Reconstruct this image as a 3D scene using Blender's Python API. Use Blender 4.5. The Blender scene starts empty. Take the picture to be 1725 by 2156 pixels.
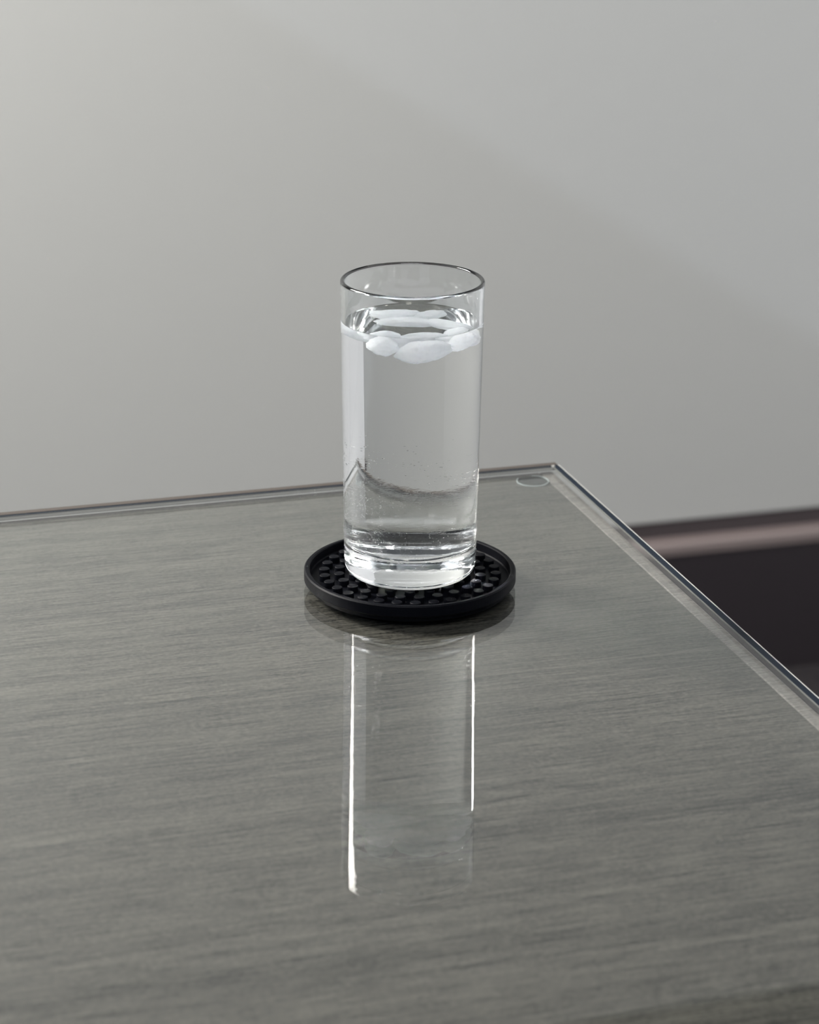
import bpy, bmesh, math, random
from mathutils import Vector, Matrix, noise

random.seed(7)
S = bpy.context.scene
COL = S.collection
T = 0.75                       # height of the glass table surface above the floor

# ------------------------------------------------------------------ camera
F_PX, PITCH, ROLL, YAW = 5334.13, 0.34443, 0.00913, 0.29874
cam_d = bpy.data.cameras.new('camera')
cam = bpy.data.objects.new('camera', cam_d)
COL.objects.link(cam)
fw = Vector((math.sin(YAW)*math.cos(PITCH), math.cos(YAW)*math.cos(PITCH), -math.sin(PITCH)))
rt = Vector((math.cos(YAW), -math.sin(YAW), 0))
up = rt.cross(fw)
r2 = rt*math.cos(ROLL) + up*math.sin(ROLL)
u2 = -rt*math.sin(ROLL) + up*math.cos(ROLL)
m = Matrix((r2, u2, -fw)).transposed().to_4x4()
m.translation = Vector((-0.32915, -1.06727, T+0.43682))
cam.matrix_world = m
cam_d.sensor_fit = 'HORIZONTAL'
cam_d.sensor_width = 36.0
cam_d.lens = F_PX/1725*36
cam_d.clip_start = 0.01
cam_d.dof.use_dof = True
cam_d.dof.focus_distance = 1.165
cam_d.dof.aperture_fstop = 16
S.camera = cam

# ------------------------------------------------------------------ world, lights, exposure
S.view_settings.view_transform = 'Standard'
S.view_settings.look = 'None'
S.view_settings.exposure = 0.0
S.view_settings.gamma = 1.0
S.view_settings.use_curve_mapping = False
w = bpy.data.worlds.new('world'); S.world = w; w.use_nodes = True
bg = w.node_tree.nodes['Background']
bg.inputs[0].default_value = (0.62, 0.78, 1.0, 1)
bg.inputs[1].default_value = 0.035

def area(name, loc, target, sx, sy, power, color):
    d = bpy.data.lights.new(name, 'AREA'); d.shape = 'RECTANGLE'
    d.size = sx; d.size_y = sy; d.energy = power; d.color = color
    o = bpy.data.objects.new(name, d); COL.objects.link(o)
    o.location = loc
    o.rotation_euler = (Vector(target)-Vector(loc)).to_track_quat('-Z', 'Y').to_euler()
    return o
# tall soft light on the left, a little behind the table; high enough to throw the glass's shadow to the right
key = area('key_softbox', (-1.10, 0.84, T+0.95), (0.10, 0.10, T+0.04), 0.54, 0.80, 76.0, (1.0, 0.965, 0.915))
key.data.spread = math.radians(165)
# broad soft fill added high behind the camera to brighten wall and table
area('room_light', (-0.5, -1.75, T+2.0), (0.1, 0.6, T), 1.5, 1.1, 29.0, (0.985, 0.99, 1.0))
for i, (x, y) in enumerate(((0.35, 1.0), (0.62, 0.85))):      # small ceiling downlights
    pd = bpy.data.lights.new('downlight', 'POINT'); pd.energy = 0.8; pd.shadow_soft_size = 0.03; pd.color = (1, 0.93, 0.82)
    po = bpy.data.objects.new('downlight', pd); COL.objects.link(po); po.location = (x, y, T+1.6)
sd = bpy.data.lights.new('cool_sun', 'SUN'); sd.energy = 0.46; sd.angle = math.radians(0.7); sd.color = (0.76, 0.84, 1.0)
so = bpy.data.objects.new('cool_sun', sd); COL.objects.link(so)
so.rotation_euler = Vector((1.0, 0.5, -0.605)).to_track_quat('-Z', 'Y').to_euler()

c = S.cycles
c.use_denoising = True
try: c.denoiser = 'OPENIMAGEDENOISE'
except Exception: pass
c.max_bounces = 28; c.transmission_bounces = 24; c.glossy_bounces = 10; c.diffuse_bounces = 4
c.transparent_max_bounces = 24
c.caustics_reflective = True; c.caustics_refractive = True
c.blur_glossy = 0.0
c.sample_clamp_indirect = 0.0
c.use_adaptive_sampling = False

# ------------------------------------------------------------------ materials
def mat(name):
    mm = bpy.data.materials.new(name); mm.use_nodes = True
    nt = mm.node_tree
    for n in list(nt.nodes): nt.nodes.remove(n)
    out = nt.nodes.new('ShaderNodeOutputMaterial')
    return mm, nt, out
def N(nt, t, **kw):
    n = nt.nodes.new(t)
    for k, v in kw.items():
        if k in n.inputs.keys(): n.inputs[k].default_value = v
        else: setattr(n, k, v)
    return n
def L(nt, a, b): nt.links.new(a, b)
def ramp(nt, stops):
    r = nt.nodes.new('ShaderNodeValToRGB')
    while len(r.color_ramp.elements) < len(stops): r.color_ramp.elements.new(0.5)
    for e, (p, col) in zip(r.color_ramp.elements, stops):
        e.position = p; e.color = (*col, 1) if len(col) == 3 else col
    return r
def principled(name, color, rough=0.5, spec=0.5, bump=None, **kw):
    mm, nt, out = mat(name)
    p = nt.nodes.new('ShaderNodeBsdfPrincipled')
    p.inputs['Base Color'].default_value = (*color, 1)
    p.inputs['Roughness'].default_value = rough
    p.inputs['Specular IOR Level'].default_value = spec
    for k, v in kw.items(): p.inputs[k].default_value = v
    if bump:
        tc = N(nt, 'ShaderNodeTexCoord'); nz = N(nt, 'ShaderNodeTexNoise', Scale=bump[0], Detail=4.0)
        L(nt, tc.outputs['Object'], nz.inputs['Vector'])
        b = N(nt, 'ShaderNodeBump', Strength=bump[1], Distance=bump[2])
        L(nt, nz.outputs['Fac'], b.inputs['Height']); L(nt, b.outputs[0], p.inputs['Normal'])
    L(nt, p.outputs[0], out.inputs[0])
    return mm
M = {}
M['wall'] = principled('wall_paint', (0.565, 0.574, 0.562), 0.7, 0.3, (140, 0.25, 0.001))
M['wall_cool'] = principled('side_wall_paint', (0.66, 0.67, 0.69), 0.7, 0.3, (140, 0.25, 0.001))
M['cover_base'] = principled('brown_rubber_base', (0.034, 0.028, 0.033), 0.5, 0.35, (60, 0.2, 0.001))
M['base_rail'] = principled('taupe_rail', (0.25, 0.205, 0.20), 0.38, 0.5, (60, 0.2, 0.001))  # same brown base, painted paler as its top catches light
M['reveal'] = principled('dark_reveal', (0.075, 0.062, 0.066), 0.6, 0.3)  # shade of the narrow gap put into the colour
M['ice_bump'] = None
M['rubber'] = principled('black_silicone', (0.0018, 0.0022, 0.0042), 0.5, 0.09, (2600, 0.25, 0.0001))
M['steel_leg'] = principled('dark_metal_leg', (0.05, 0.05, 0.052), 0.35, 0.5, Metallic=0.8)

# floor: dark brown carpet tile
mm, nt, out = mat('dark_carpet'); M['floor'] = mm
p = N(nt, 'ShaderNodeBsdfPrincipled', Roughness=0.85)
tc = N(nt, 'ShaderNodeTexCoord'); nz = N(nt, 'ShaderNodeTexNoise', Scale=90.0, Detail=5.0)
rp = ramp(nt, [(0.3, (0.010, 0.009, 0.013)), (0.7, (0.034, 0.028, 0.030))])
L(nt, tc.outputs['Object'], nz.inputs['Vector']); L(nt, nz.outputs['Fac'], rp.inputs[0])
L(nt, rp.outputs[0], p.inputs['Base Color']); L(nt, p.outputs[0], out.inputs[0])

# brushed grey laminate: streaks run along x
def brushed(name, dark, light, warm):
    mm, nt, out = mat(name)
    p = N(nt, 'ShaderNodeBsdfPrincipled', Roughness=0.42, Metallic=0.0)
    p.inputs['Specular IOR Level'].default_value = 0.35
    tc = N(nt, 'ShaderNodeTexCoord')
    mixv = None
    for sx, sy, wgt, det in ((1.0, 26, 0.35, 2.0), (1.6, 110, 0.55, 2.0), (7, 420, 0.50, 2.0), (45, 900, 1.4, 2.0), (500, 800, 1.0, 1.0)):
        mp = N(nt, 'ShaderNodeMapping'); mp.inputs['Scale'].default_value = (sx, sy, 1)
        nz = N(nt, 'ShaderNodeTexNoise', Scale=1.0, Detail=det, Roughness=0.6)
        L(nt, tc.outputs['Object'], mp.inputs[0]); L(nt, mp.outputs[0], nz.inputs['Vector'])
        s = N(nt, 'ShaderNodeMath', operation='MULTIPLY_ADD'); s.inputs[1].default_value = wgt; s.inputs[2].default_value = -0.5*wgt
        L(nt, nz.outputs['Fac'], s.inputs[0])
        if mixv is None: mixv = s.outputs[0]
        else:
            a = N(nt, 'ShaderNodeMath', operation='ADD'); L(nt, mixv, a.inputs[0]); L(nt, s.outputs[0], a.inputs[1]); mixv = a.outputs[0]
    a = N(nt, 'ShaderNodeMath', operation='ADD'); a.inputs[1].default_value = 0.5; L(nt, mixv, a.inputs[0])
    rp = ramp(nt, [(0.12, dark), (0.5, tuple((x+y)/2 for x, y in zip(dark, light))), (0.88, light)])
    L(nt, a.outputs[0], rp.inputs[0])
    n2 = N(nt, 'ShaderNodeTexNoise', Scale=3.0, Detail=1.0); L(nt, tc.outputs['Object'], n2.inputs['Vector'])
    mx = N(nt, 'ShaderNodeMix', data_type='RGBA', blend_type='MULTIPLY'); mx.inputs[7].default_value = (*warm, 1)
    L(nt, n2.outputs['Fac'], mx.inputs[0]); L(nt, rp.outputs[0], mx.inputs[6])
    L(nt, mx.outputs[2], p.inputs['Base Color'])
    b = N(nt, 'ShaderNodeBump', Strength=0.25, Distance=0.0002); L(nt, a.outputs[0], b.inputs['Height']); L(nt, b.outputs[0], p.inputs['Normal'])
    L(nt, p.outputs[0], out.inputs[0])
    return mm
M['laminate'] = brushed('brushed_grey_laminate', (0.009, 0.009, 0.0085), (0.122, 0.115, 0.101), (1.0, 0.985, 0.95))
M['edge_band'] = brushed('brushed_pale_edging', (0.09, 0.085, 0.08), (0.27, 0.25, 0.235), (1, 0.98, 0.96))  # pale tone paints the light thrown back by the sheet edge

# flat faces of the float-glass sheet: clear, with a true angle-dependent mirror reflection on both faces
mm, nt, out = mat('sheet_glass_face'); M['sheet_face'] = mm
geo = N(nt, 'ShaderNodeNewGeometry')
d = N(nt, 'ShaderNodeVectorMath', operation='DOT_PRODUCT'); L(nt, geo.outputs['Incoming'], d.inputs[0]); L(nt, geo.outputs['Normal'], d.inputs[1])
ab = N(nt, 'ShaderNodeMath', operation='ABSOLUTE'); L(nt, d.outputs['Value'], ab.inputs[0])
om = N(nt, 'ShaderNodeMath', operation='SUBTRACT'); om.inputs[0].default_value = 1.0; L(nt, ab.outputs[0], om.inputs[1])
pw = N(nt, 'ShaderNodeMath', operation='POWER'); L(nt, om.outputs[0], pw.inputs[0]); pw.inputs[1].default_value = 5.0
fr = N(nt, 'ShaderNodeMath', operation='MULTIPLY_ADD'); L(nt, pw.outputs[0], fr.inputs[0]); fr.inputs[1].default_value = 0.96; fr.inputs[2].default_value = 0.04
tr = N(nt, 'ShaderNodeBsdfTransparent', Color=(0.975, 0.985, 0.98, 1)); gl = N(nt, 'ShaderNodeBsdfGlossy', Roughness=0.0, Color=(1, 1, 1, 1))
mx = N(nt, 'ShaderNodeMixShader'); L(nt, fr.outputs[0], mx.inputs[0]); L(nt, tr.outputs[0], mx.inputs[1]); L(nt, gl.outputs[0], mx.inputs[2])
L(nt, mx.outputs[0], out.inputs[0])

def glass(name, ior, color=(1, 1, 1), rough=0.0):
    mm, nt, out = mat(name)
    g = N(nt, 'ShaderNodeBsdfGlass', IOR=ior, Roughness=rough, Color=(*color, 1))
    L(nt, g.outputs[0], out.inputs[0])
    return mm, nt, g
M['sheet_edge'] = glass('sheet_glass_edge', 1.5, (0.55, 0.66, 0.70))[0]
M['sheet_bevel'] = glass('ground_glass_bevel', 1.5, (0.9, 0.95, 0.95), 0.25)[0]
M['glass'], gnt, gg = glass('tumbler_glass', 1.5, (0.988, 0.996, 0.998))
# faint dew that roughens the outside of the cold, water-filled part
tc = N(gnt, 'ShaderNodeTexCoord'); sp = N(gnt, 'ShaderNodeSeparateXYZ'); L(gnt, tc.outputs['Object'], sp.inputs[0])
mp = N(gnt, 'ShaderNodeMapping'); mp.inputs['Scale'].default_value = (700, 700, 1300)
nz = N(gnt, 'ShaderNodeTexNoise', Scale=1.0, Detail=3.0); L(gnt, tc.outputs['Object'], mp.inputs[0]); L(gnt, mp.outputs[0], nz.inputs['Vector'])
pn = N(gnt, 'ShaderNodeTexNoise', Scale=90.0, Detail=2.0); L(gnt, tc.outputs['Object'], pn.inputs['Vector'])
z1 = N(gnt, 'ShaderNodeMapRange', interpolation_type='SMOOTHSTEP'); z1.inputs[1].default_value = 0.092; z1.inputs[2].default_value = 0.045; z1.inputs[3].default_value = 0; z1.inputs[4].default_value = 1
L(gnt, sp.outputs[2], z1.inputs[0])
z2 = N(gnt, 'ShaderNodeMapRange', interpolation_type='SMOOTHSTEP'); z2.inputs[1].default_value = 0.010; z2.inputs[2].default_value = 0.020; z2.inputs[3].default_value = 0; z2.inputs[4].default_value = 1
L(gnt, sp.outputs[2], z2.inputs[0])
a1 = N(gnt, 'ShaderNodeMath', operation='MULTIPLY'); L(gnt, z1.outputs[0], a1.inputs[0]); z3 = N(gnt, 'ShaderNodeMapRange', interpolation_type='SMOOTHSTEP'); z3.inputs[1].default_value = 0.050; z3.inputs[2].default_value = 0.034; z3.inputs[3].default_value = 0.5; z3.inputs[4].default_value = 1.2
L(gnt, sp.outputs[2], z3.inputs[0]); z4 = N(gnt, 'ShaderNodeMath', operation='MULTIPLY'); L(gnt, z2.outputs[0], z4.inputs[0]); L(gnt, z3.outputs[0], z4.inputs[1]); L(gnt, z4.outputs[0], a1.inputs[1])
pr = N(gnt, 'ShaderNodeMapRange'); pr.inputs[1].default_value = 0.42; pr.inputs[2].default_value = 0.62; L(gnt, pn.outputs['Fac'], pr.inputs[0])
a2 = N(gnt, 'ShaderNodeMath', operation='MULTIPLY'); L(gnt, a1.outputs[0], a2.inputs[0]); L(gnt, pr.outputs[0], a2.inputs[1])
hh = N(gnt, 'ShaderNodeMath', operation='MULTIPLY'); L(gnt, a2.outputs[0], hh.inputs[0]); L(gnt, nz.outputs['Fac'], hh.inputs[1])
bp = N(gnt, 'ShaderNodeBump', Strength=0.40, Distance=0.00012); L(gnt, hh.outputs[0], bp.inputs['Height']); L(gnt, bp.outputs[0], gg.inputs['Normal'])
M['glass_plain'] = glass('tumbler_glass_inside', 1.5, (0.985, 0.996, 0.998))[0]
M['water_wall'] = glass('water_against_glass', 1.333/1.5)[0]
M['water_top'] = glass('water_surface', 1.333, (0.99, 0.995, 1.0))[0]
M['drop'] = glass('water_drop', 1.333)[0]
M['pad'] = glass('clear_pad', 1.45, (0.9, 0.93, 0.93))[0]
M['pad_rim'] = principled('clear_pad_rim', (0.55, 0.62, 0.62), 0.3, 0.6)

# cloudy ice
mm, nt, out = mat('cloudy_ice'); M['ice'] = mm
df = N(nt, 'ShaderNodeBsdfDiffuse', Color=(0.97, 0.98, 0.99, 1)); tl = N(nt, 'ShaderNodeBsdfTranslucent', Color=(0.95, 0.97, 1.0, 1))
m1 = N(nt, 'ShaderNodeMixShader'); m1.inputs[0].default_value = 0.6; L(nt, df.outputs[0], m1.inputs[1]); L(nt, tl.outputs[0], m1.inputs[2])
gi = N(nt, 'ShaderNodeBsdfGlass', IOR=1.02, Roughness=0.1, Color=(0.97, 0.99, 1, 1))
tc = N(nt, 'ShaderNodeTexCoord'); nz = N(nt, 'ShaderNodeTexNoise', Scale=420.0, Detail=4.0); L(nt, tc.outputs['Object'], nz.inputs['Vector'])
mr = N(nt, 'ShaderNodeMapRange'); mr.inputs[1].default_value = 0.55; mr.inputs[2].default_value = 0.8; mr.inputs[4].default_value = 0.10; L(nt, nz.outputs['Fac'], mr.inputs[0])
m2 = N(nt, 'ShaderNodeMixShader'); L(nt, mr.outputs[0], m2.inputs[0]); L(nt, m1.outputs[0], m2.inputs[1]); L(nt, gi.outputs[0], m2.inputs[2])
bp = N(nt, 'ShaderNodeBump', Strength=0.5, Distance=0.0006); L(nt, nz.outputs['Fac'], bp.inputs['Height']); L(nt, bp.outputs[0], df.inputs['Normal'])
L(nt, m2.outputs[0], out.inputs[0])

# ------------------------------------------------------------------ helpers
def link(name, bm, mats, parent=None, loc=(0, 0, 0), smooth=False):
    me = bpy.data.meshes.new(name); bm.to_mesh(me); bm.free()
    for x in (mats if isinstance(mats, (list, tuple)) else [mats]): me.materials.append(x)
    if smooth:
        for f in me.polygons: f.use_smooth = True
    o = bpy.data.objects.new(name, me); COL.objects.link(o)
    o.location = loc
    if parent: o.parent = parent
    return o
def empty(name, loc):
    o = bpy.data.objects.new(name, None); COL.objects.link(o); o.location = loc; o.empty_display_size = 0.02
    return o
def tag(o, label, cat, group=None, kind=None):
    o['label'] = label; o['category'] = cat
    if group: o['group'] = group
    if kind: o['kind'] = kind
    return o
def box(bm, x0, x1, y0, y1, z0, z1, bevel=0, seg=2):
    g = bmesh.ops.create_cube(bm, size=1.0)
    vs = g['verts']
    for v in vs:
        v.co = Vector(((x0+x1)/2+v.co.x*(x1-x0), (y0+y1)/2+v.co.y*(y1-y0), (z0+z1)/2+v.co.z*(z1-z0)))
    if bevel:
        es = {e for v in vs for e in v.link_edges}
        bmesh.ops.bevel(bm, geom=list(es), offset=bevel, segments=seg, affect='EDGES', profile=0.5)
def lathe(bm, prof, n=96, close=False, mi=0):
    """prof: list of (r, z); r == 0 makes a pole"""
    rings = []
    for r, z in prof:
        if r < 1e-9: rings.append([bm.verts.new((0, 0, z))])
        else: rings.append([bm.verts.new((r*math.cos(2*math.pi*i/n), r*math.sin(2*math.pi*i/n), z)) for i in range(n)])
    pairs = list(zip(rings, rings[1:])) + ([(rings[-1], rings[0])] if close else [])
    for a, b in pairs:
        for i in range(n):
            j = (i+1) % n
            if len(a) == 1 and len(b) == 1: continue
            if len(a) == 1: f = bm.faces.new((a[0], b[i], b[j]))
            elif len(b) == 1: f = bm.faces.new((a[i], b[0], a[j]))
            else: f = bm.faces.new((a[i], b[i], b[j], a[j]))
            f.material_index = mi
    return rings
def arc(cx, cz, r, a0, a1, n):
    return [(cx+r*math.cos(math.radians(a0+(a1-a0)*i/n)), cz+r*math.sin(math.radians(a0+(a1-a0)*i/n))) for i in range(n+1)]

# ------------------------------------------------------------------ setting
def structure(o): o['kind'] = 'structure'; return o
WY = 1.468
bm = bmesh.new(); box(bm, -2.6, 1.25, WY, WY+0.12, T-0.557, T+1.2, 0.0015); structure(link('wall_back', bm, M['wall']))
bm = bmesh.new(); box(bm, 1.25, 1.37, -1.6, WY+0.12, 0, T+1.2); structure(link('wall_right', bm, M['wall_cool']))
bm = bmesh.new(); box(bm, -1.32, -1.20, -0.2, WY, 0, T+0.94); structure(link('wall_left', bm, M['wall']))  # unseen partition, added to cut the sun into a diagonal wall shadow
bm = bmesh.new(); box(bm, -2.6, 1.25, -3.0, WY+0.12, -0.02, 0); structure(link('floor', bm, M['floor']))
# brown base: reveal coloured as shade, ledge coloured as lit top, tall dark face
bm = bmesh.new(); box(bm, -1.2, 1.25, WY+0.002, WY+0.10, T-0.578, T-0.557); structure(link('trim_1', bm, M['reveal']))
bm = bmesh.new(); box(bm, -1.2, 1.25, WY-0.016, WY+0.10, 0.0, T-0.592, 0.0015); structure(link('baseboard_back', bm, M['cover_base']))
bm = bmesh.new()
pr = [(WY+0.09, T-0.592), (WY-0.018, T-0.592)] + [(WY-0.010+0.009*math.cos(math.radians(a)), T-0.585+0.008*math.sin(math.radians(a))) for a in (210, 180, 150, 120, 95)] + [(WY+0.002, T-0.5765), (WY+0.09, T-0.5765)]
va = [bm.verts.new((-1.2, y, z)) for y, z in pr]; vb = [bm.verts.new((1.25, y, z)) for y, z in pr]
for i in range(len(pr)):
    j = (i+1) % len(pr); bm.faces.new((va[i], va[j], vb[j], vb[i]))
bm.faces.new(va); bm.faces.new(vb)
bmesh.ops.recalc_face_normals(bm, faces=bm.faces[:])
structure(link('trim_2', bm, M['base_rail']))

# ------------------------------------------------------------------ desk
CXr, CYf = 0.12943, 0.15222          # back right corner of the glass sheet
XL, YN = -1.45, -0.66
LT = -0.0036                          # laminate surface below the glass surface
desk = tag(empty('desk', ((CXr+XL)/2, (CYf+YN)/2, 0)), 'grey desk with brushed streaky top lying under a sheet of glass', 'desk')
do = desk.location
def dpart(name, dims, mt, bev=0.001):
    bm = bmesh.new(); x0, x1, y0, y1, z0, z1 = dims
    box(bm, x0-do.x, x1-do.x, y0-do.y, y1-do.y, z0, z1, bev)
    return link(name, bm, mt, desk)
STRIP = 0.0075; OV = 0.0040            # the sheet overhangs the desk top by a few millimetres
dpart('desk_top', (XL+0.004, CXr-OV-STRIP, YN+0.004, CYf-OV-0.0045, T-0.035, T+LT), M['laminate'], 0.0003)
e = dpart('edge_strip', (CXr-OV-STRIP+0.0001, CXr-OV, YN+0.004, CYf-OV, T-0.035, T+LT), M['edge_band'], 0.0009)  # band of light beside the sheet edge, painted as a pale strip
e['label'] = 'pale brushed strip along the right edge'
e = dpart('edge_strip', (XL+0.004, CXr-OV-STRIP, CYf-OV-0.0044, CYf-OV, T-0.035, T+LT), M['edge_band'], 0.0009)
e['label'] = 'pale brushed strip along the back edge'
for lx in (XL+0.03, CXr-0.09):
    for ly in (YN+0.03, CYf-0.09):
        dpart('leg', (lx, lx+0.05, ly, ly+0.05, 0, T-0.075), M['steel_leg'], 0.002)
dpart('frame_rail', (XL+0.03, CXr-0.04, YN+0.03, YN+0.08, T-0.075, T-0.035), M['steel_leg'])
dpart('frame_rail', (XL+0.03, CXr-0.04, CYf-0.09, CYf-0.04, T-0.075, T-0.035), M['steel_leg'])

# glass sheet: clear flat plate; opaque border strips carry its refraction and glints as painted colour
TH = 0.0030
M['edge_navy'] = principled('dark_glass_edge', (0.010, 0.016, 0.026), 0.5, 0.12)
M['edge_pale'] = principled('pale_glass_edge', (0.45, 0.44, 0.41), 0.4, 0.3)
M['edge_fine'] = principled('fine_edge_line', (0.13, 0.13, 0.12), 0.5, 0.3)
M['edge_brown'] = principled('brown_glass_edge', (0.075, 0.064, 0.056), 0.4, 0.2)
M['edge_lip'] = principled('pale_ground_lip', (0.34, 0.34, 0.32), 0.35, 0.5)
sheet = tag(empty('glass_sheet', (0, 0, T)), 'clear glass sheet with dark polished edges covering the brushed desk', 'glass top')
RB, BB, BN = 0.0046, 0.0052, 0.0016
bm = bmesh.new(); box(bm, XL, CXr-RB, YN, CYf-BB-BN, -TH, 0)
link('plate', bm, M['sheet_face'], sheet)
def sp_(name, x0, x1, y0, y1, mt, lab=None, bev=0.0003, z0=-TH, z1=0):
    bm = bmesh.new(); box(bm, x0, x1, y0, y1, z0, z1, bev, 1); o = link(name, bm, mt, sheet)
    if lab: o['label'] = lab
sp_('edge_band', CXr-RB+0.0005, CXr-0.0009, YN, CYf-BB, M['edge_navy'], 'dark navy polished edge along the right side', 0.0001, -0.0007)
sp_('lip', CXr-0.0009, CXr, YN, CYf-0.004, M['edge_lip'], 'thin pale lip along the right side', 0.0003, -0.0018)  # highlight on the sheet edge, painted as a pale strip
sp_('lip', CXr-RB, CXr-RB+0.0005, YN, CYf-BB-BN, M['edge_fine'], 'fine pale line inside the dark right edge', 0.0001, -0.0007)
sp_('edge_band', XL, CXr-RB, CYf-BB-BN, CYf-BB, M['edge_navy'], 'thin dark line along the back edge', 0.0001, -0.0006)
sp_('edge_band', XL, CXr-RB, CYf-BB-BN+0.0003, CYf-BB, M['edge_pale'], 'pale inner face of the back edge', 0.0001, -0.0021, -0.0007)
sp_('edge_band', XL, CXr-0.0006, CYf-BB, CYf, M['edge_brown'], 'brownish polished back edge', 0.0006)
sp_('corner_facet', CXr-RB-0.0006, CXr-0.0030, CYf-BB-0.0022, CYf-BB+0.0004, M['edge_lip'], 'bright facet at the back right corner', 0.0003, -0.0012, 0.0001)  # corner glint painted as a small pale block

# small round clear pad under the corner of the sheet
pad = tag(empty('bumper_pad', (0.1095, 0.1345, T-TH-0.0006)), 'small round clear pad under the back right corner of the glass', 'pad')
bm = bmesh.new(); lathe(bm, [(0, 0), (0.0078, 0), (0.0078, 0.0005), (0, 0.0005)], 40)
bmesh.ops.recalc_face_normals(bm, faces=bm.faces[:]); link('disc', bm, M['pad'], pad)
bm = bmesh.new(); rr_ = []
for i in range(49):                                # open ring, its gap on the back left
    a = math.radians(135+300*i/48)
    rr_.append([bm.verts.new((q*math.cos(a), q*math.sin(a), z)) for q, z in ((0.0083, 0.0001), (0.0086, 0.0001), (0.0086, 0.0005), (0.0083, 0.0005))])
for p0, p1 in zip(rr_, rr_[1:]):
    for k in range(4): bm.faces.new((p0[k], p0[(k+1) % 4], p1[(k+1) % 4], p1[k]))
bm.faces.new(rr_[0]); bm.faces.new(rr_[-1])
bmesh.ops.recalc_face_normals(bm, faces=bm.faces[:]); link('rim', bm, M['pad_rim'], pad)

# ------------------------------------------------------------------ coaster
VIEW = math.atan2(-1.06727, -0.32915)             # direction from the glass towards the camera
coaster = tag(empty('coaster', (0, 0, T)), 'round black silicone coaster with raised rim and rings of studs under the glass', 'coaster')
bm = bmesh.new()
prof = [(0, 0.0), (0.0472, 0.0), (0.0478, 0.0005), (0.0486, 0.0024), (0.0495, 0.0029), (0.0500, 0.0035), (0.0500, 0.0079), (0.0494, 0.0085),
        (0.0480, 0.0085), (0.0474, 0.0081), (0.0470, 0.0046), (0.0466, 0.0040), (0, 0.0040)]
lathe(bm, prof, 160); bmesh.ops.recalc_face_normals(bm, faces=bm.faces[:])
for f in bm.faces: f.smooth = False
link('tray', bm, M['rubber'], coaster)
bm = bmesh.new()
lathe(bm, [(0.00255, 0.0), (0.00247, 0.0027), (0.0023, 0.0029), (0, 0.0030)], 20)
bmesh.ops.recalc_face_normals(bm, faces=bm.faces[:])
stud_me = None
for ring, (n, r, ph) in enumerate(((30, 0.0405, 3.8), (24, 0.0335, 7.5), (18, 0.0266, 0), (12, 0.0195, 5), (6, 0.0125, 0), (1, 0.0, 0), )):
    for k in range(n):
        a = VIEW + math.radians(ph) + 2*math.pi*k/n
        if stud_me is None:
            o = link('stud', bm, M['rubber'], coaster); stud_me = o.data
        else:
            o = bpy.data.objects.new('stud', stud_me); COL.objects.link(o); o.parent = coaster
        o.location = (r*math.cos(a), r*math.sin(a), 0.0040)

# ------------------------------------------------------------------ tumbler
GZ = 0.0071                                       # the glass stands on the studs
R0, R1, ZT = 0.0309, 0.03297, 0.1484             # outer radius at base and rim, top of rim
def ro(z): return R0+(R1-R0)*(z-GZ)/(ZT-GZ)
TW = 0.0019
ZW = 0.1290                                       # water level
ZI = 0.0212                                       # inside floor
def ri(z): return ro(z)-TW
outer = [(0, GZ+0.0008), (0.018, GZ+0.0007), (0.0245, GZ)] + [(ro(GZ)-0.0055+0.0055*math.sin(math.radians(a)), GZ+0.0055-0.0055*math.cos(math.radians(a))) for a in range(10, 91, 10)]
for i in range(1, 25):
    z = GZ+0.0055+(ZT-0.0012-GZ-0.0055)*i/24; outer.append((ro(z), z))
rim = [(ro(ZT)-0.00105+0.00105*math.cos(math.radians(a)), ZT-0.0012+0.0012*math.sin(math.radians(a))) for a in range(20, 181, 20)]
inner = [(ri(z), z) for z in (ZT-0.003, ZT-0.008, ZT-0.013, ZW+0.0003)]
rw = ri(ZW)
bm = bmesh.new()
# outside and rim (slot 0), dry inside wall (slot 1)
no = len(outer)
allp = outer + rim + inner
rings = lathe(bm, allp, 128)
bm.faces.ensure_lookup_table()
for f in bm.faces:
    zc = f.calc_center_median(); rr = math.hypot(zc.x, zc.y)
    if zc.z > ZW and rr < ro(zc.z)-0.0010: f.material_index = 1
for f in bm.faces:                                 # outward = away from the glass body
    pass
bmesh.ops.recalc_face_normals(bm, faces=bm.faces[:])
def fix_dir(bm, test):
    bm.normal_update()
    f = max(bm.faces, key=lambda q: math.hypot(q.calc_center_median().x, q.calc_center_median().y))
    cc = f.calc_center_median()
    if f.normal.dot(Vector((cc.x, cc.y, 0))) * test < 0:
        bmesh.ops.reverse_faces(bm, faces=bm.faces[:])
fix_dir(bm, 1)
tumbler = tag(link('drinking_glass', bm, [M['glass'], M['glass_plain']], None, (0, 0, T), True),
              'tall straight clear drinking glass of iced water standing on the black coaster', 'glass')

# water: side and floor against the glass (slot 0), free surface with meniscus (slot 1)
bm = bmesh.new()
side = [(0, ZI)] + [(r, ZI+0.0006*(r/0.024)**2) for r in (0.012, 0.020, 0.0245)] + [(ri(ZI)-0.0042+0.0042*math.sin(math.radians(a)), ZI+0.0048-0.0042*math.cos(math.radians(a))) for a in range(20, 91, 10)]
for i in range(1, 19):
    z = ZI+0.0048+(ZW+0.0003-ZI-0.0048)*i/18; side.append((ri(z), z))
nside = len(side)
men = [(ri(ZW)-x, ZW+0.0003*math.exp(-x/0.0009)) for x in (0.0003, 0.0007, 0.0012, 0.0020, 0.0032, 0.005)] + [(0.020, ZW), (0.010, ZW), (0, ZW)]
lathe(bm, side+men, 128)
for f in bm.faces:
    cc = f.calc_center_median(); rr = math.hypot(cc.x, cc.y)
    if cc.z > ZW-0.0004 and rr < ri(cc.z)-0.0001: f.material_index = 1
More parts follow.
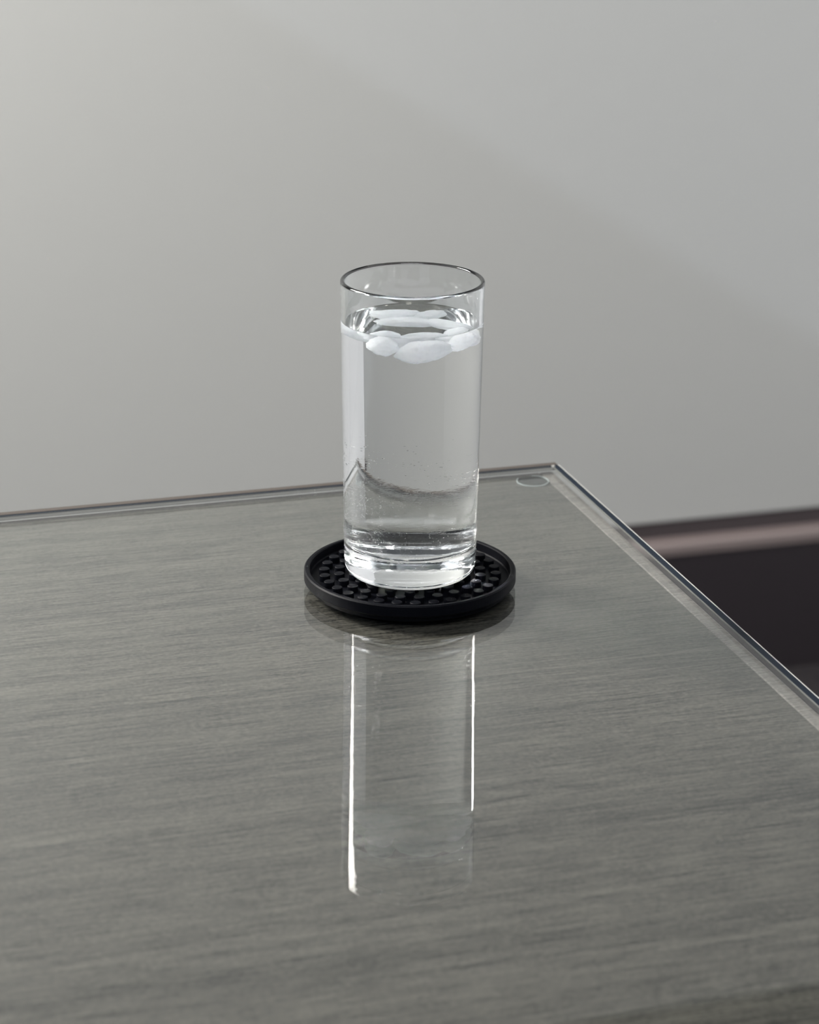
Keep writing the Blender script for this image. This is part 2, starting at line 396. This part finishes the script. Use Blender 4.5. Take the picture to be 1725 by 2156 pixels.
bmesh.ops.recalc_face_normals(bm, faces=bm.faces[:]); fix_dir(bm, 1)
water = tag(link('water', bm, [M['water_wall'], M['water_top']], None, (0, 0, T), True),
            'clear cold water filling the tall glass almost to the rim', 'water')
water.data.set_sharp_from_angle(angle=math.radians(50))

# ------------------------------------------------------------------ ice
fwd = Vector((math.sin(YAW), math.cos(YAW), 0)); rgt = Vector((math.cos(YAW), -math.sin(YAW), 0))
def ice(px, py, pz, lx, ly, lz, rz, tilt, bend, seed, label):
    bm = bmesh.new(); bmesh.ops.create_icosphere(bm, subdivisions=4, radius=1.0)
    for v in bm.verts:
        n = v.co.normalized()
        k = 1/((abs(n.x)**2.6+abs(n.y)**2.6+abs(n.z)**2.6)**(1/2.6))
        q = n*k
        s = 1+0.17*noise.noise(n*1.7+Vector((seed, 0, 0)))+0.09*noise.noise(n*4.5+Vector((0, seed, 0)))+0.03*noise.noise(n*14+Vector((0, 0, seed)))
        x, y, z = q.x*lx*s, q.y*ly*s*(1-0.18*q.x*q.x), q.z*lz*s*(1-0.25*q.x*q.x)
        y += bend*(q.x*q.x-0.3)
        v.co = (x, y, z)
    o = link('ice_piece', bm, M['ice'], None, (0, 0, 0), True)
    pos = rgt*px+fwd*py
    o.location = (pos.x, pos.y, T+pz)
    o.rotation_euler = (tilt[0], tilt[1], -YAW+rz)
    tag(o, label, 'ice', 'ice pieces floating in the glass of water')
    return o
mmu = 0.001
for a in (
    (-8*mmu, 18*mmu, 0.1228, .0125, .0056, .0054, 0.10, (0.1, 0.0), .002, 1.3, 'long white ice piece at the back left of the water surface'),
    (8.5*mmu, 17*mmu, 0.1228, .0080, .0052, .0052, 0.55, (0.0, -0.2), .001, 4.1, 'short white ice piece angled at the back of the surface, right of the long one'),
    (-3*mmu, 3.5*mmu, 0.1232, .0135, .0056, .0050, -0.05, (0.1, 0.03), -.001, 7.7, 'long white ice piece across the middle of the surface'),
    (16*mmu, 0*mmu, 0.1232, .0115, .0054, .0048, -0.55, (0.1, 0.05), .001, 9.2, 'white ice piece sloping beside the right wall of the glass'),
    (-12*mmu, -18.5*mmu, 0.1228, .0066, .0056, .0040, 0.1, (0.0, 0.05), 0, 12.5, 'small rounded white ice piece against the front left wall under the waterline'),
    (5.0*mmu, -19*mmu, 0.1208, .0112, .0052, .0048, 0.10, (0.1, -0.14), .001, 15.8, 'largest white ice piece against the front wall, lowest in the water'),
    (19.5*mmu, -12.5*mmu, 0.1235, .0066, .0040, .0036, 0.75, (0.0, -0.22), .0, 18.4, 'narrow white ice piece against the front right wall under the waterline'),
): ice(*a)

# ------------------------------------------------------------------ condensation and splashed drops
def cap(bm, c, nrm, r, h, seg=7, stretch=1.0):
    nrm = nrm.normalized()
    t = nrm.cross(Vector((0, 0, 1)))
    if t.length < 0.1: t = nrm.cross(Vector((1, 0, 0)))
    t.normalize(); b = nrm.cross(t)
    base = [bm.verts.new(c+(t*math.cos(a)+b*math.sin(a)*stretch)*r) for a in (2*math.pi*i/seg for i in range(seg))]
    mid = [bm.verts.new(c+(t*math.cos(a)+b*math.sin(a)*stretch)*r*0.68+nrm*h*0.72) for a in (2*math.pi*i/seg for i in range(seg))]
    top = bm.verts.new(c+nrm*h)
    for i in range(seg):
        j = (i+1) % seg
        bm.faces.new((base[i], base[j], mid[j], mid[i])); bm.faces.new((mid[i], mid[j], top))
    
bm = bmesh.new(); rnd = random.Random(3)
ang0 = VIEW
n = 0
while n < 1900:
    a = rnd.uniform(-math.pi, math.pi); z = rnd.uniform(0.012, 0.100)
    d = 0.0
    # dense belt low on the wall, thinning with height; a patchy band half-way up
    d += 1.0*math.exp(-((z-0.029)/0.006)**2)*(1.0 if -1.6 < a < -0.3 else 0.35)
    d += 0.45*math.exp(-((z-0.053-0.006*math.sin(a*2))/0.005)**2)
    d += 0.05*(z < 0.070)+0.5*math.exp(-((a+0.75)/0.09)**2)*(0.045 < z < 0.085)
    d *= 0.4+1.2*max(0, noise.noise(Vector((a*3, z*90, 1.0)))+0.35)
    if rnd.random() > d: continue
    r = rnd.uniform(0.00010, 0.00028)*(1.5 if rnd.random() < 0.06 else 1)
    ca = ang0+a
    nrm = Vector((math.cos(ca), math.sin(ca), 0))
    c0 = nrm*(ro(z)+0.00001)+Vector((0, 0, z))
    cap(bm, c0, nrm, r, r*0.45, 6, rnd.uniform(0.8, 1.1)); n += 1
bmesh.ops.recalc_face_normals(bm, faces=bm.faces[:])
dew = tag(link('condensation', bm, M['drop'], None, (0, 0, T), True), 'fine beads of condensation on the outside of the drinking glass', 'water drops', None, 'stuff')
bm = bmesh.new()
for k in range(70):
    a = rnd.uniform(0, 2*math.pi)
    ring = rnd.choice(((30, 0.0405, 3.8), (24, 0.0335, 7.5), (0, 0.0487, 0), (1, 0.0405, 0)))
    if ring[0] > 1:
        q = rnd.randrange(ring[0]); a = VIEW+math.radians(ring[2])+2*math.pi*q/ring[0]; z = 0.00705; rr = ring[1]+rnd.uniform(-.0012, .0012)
        if (k % 2) and math.cos(a-VIEW) < 0.2: continue
    elif ring[0] == 0: z = 0.00852; rr = ring[1]+rnd.uniform(-.0006, .0006)
    else: z = 0.0041; rr = 0.037
    r = rnd.uniform(0.00015, 0.0004)
    cap(bm, Vector((rr*math.cos(a), rr*math.sin(a), z)), Vector((0, 0, 1)), r, r*0.6, 8)
bmesh.ops.recalc_face_normals(bm, faces=bm.faces[:])
tag(link('splashed_droplets', bm, M['drop'], None, (0, 0, T), True), 'tiny water droplets scattered over the studs and rim of the black coaster', 'water drops', None, 'stuff')
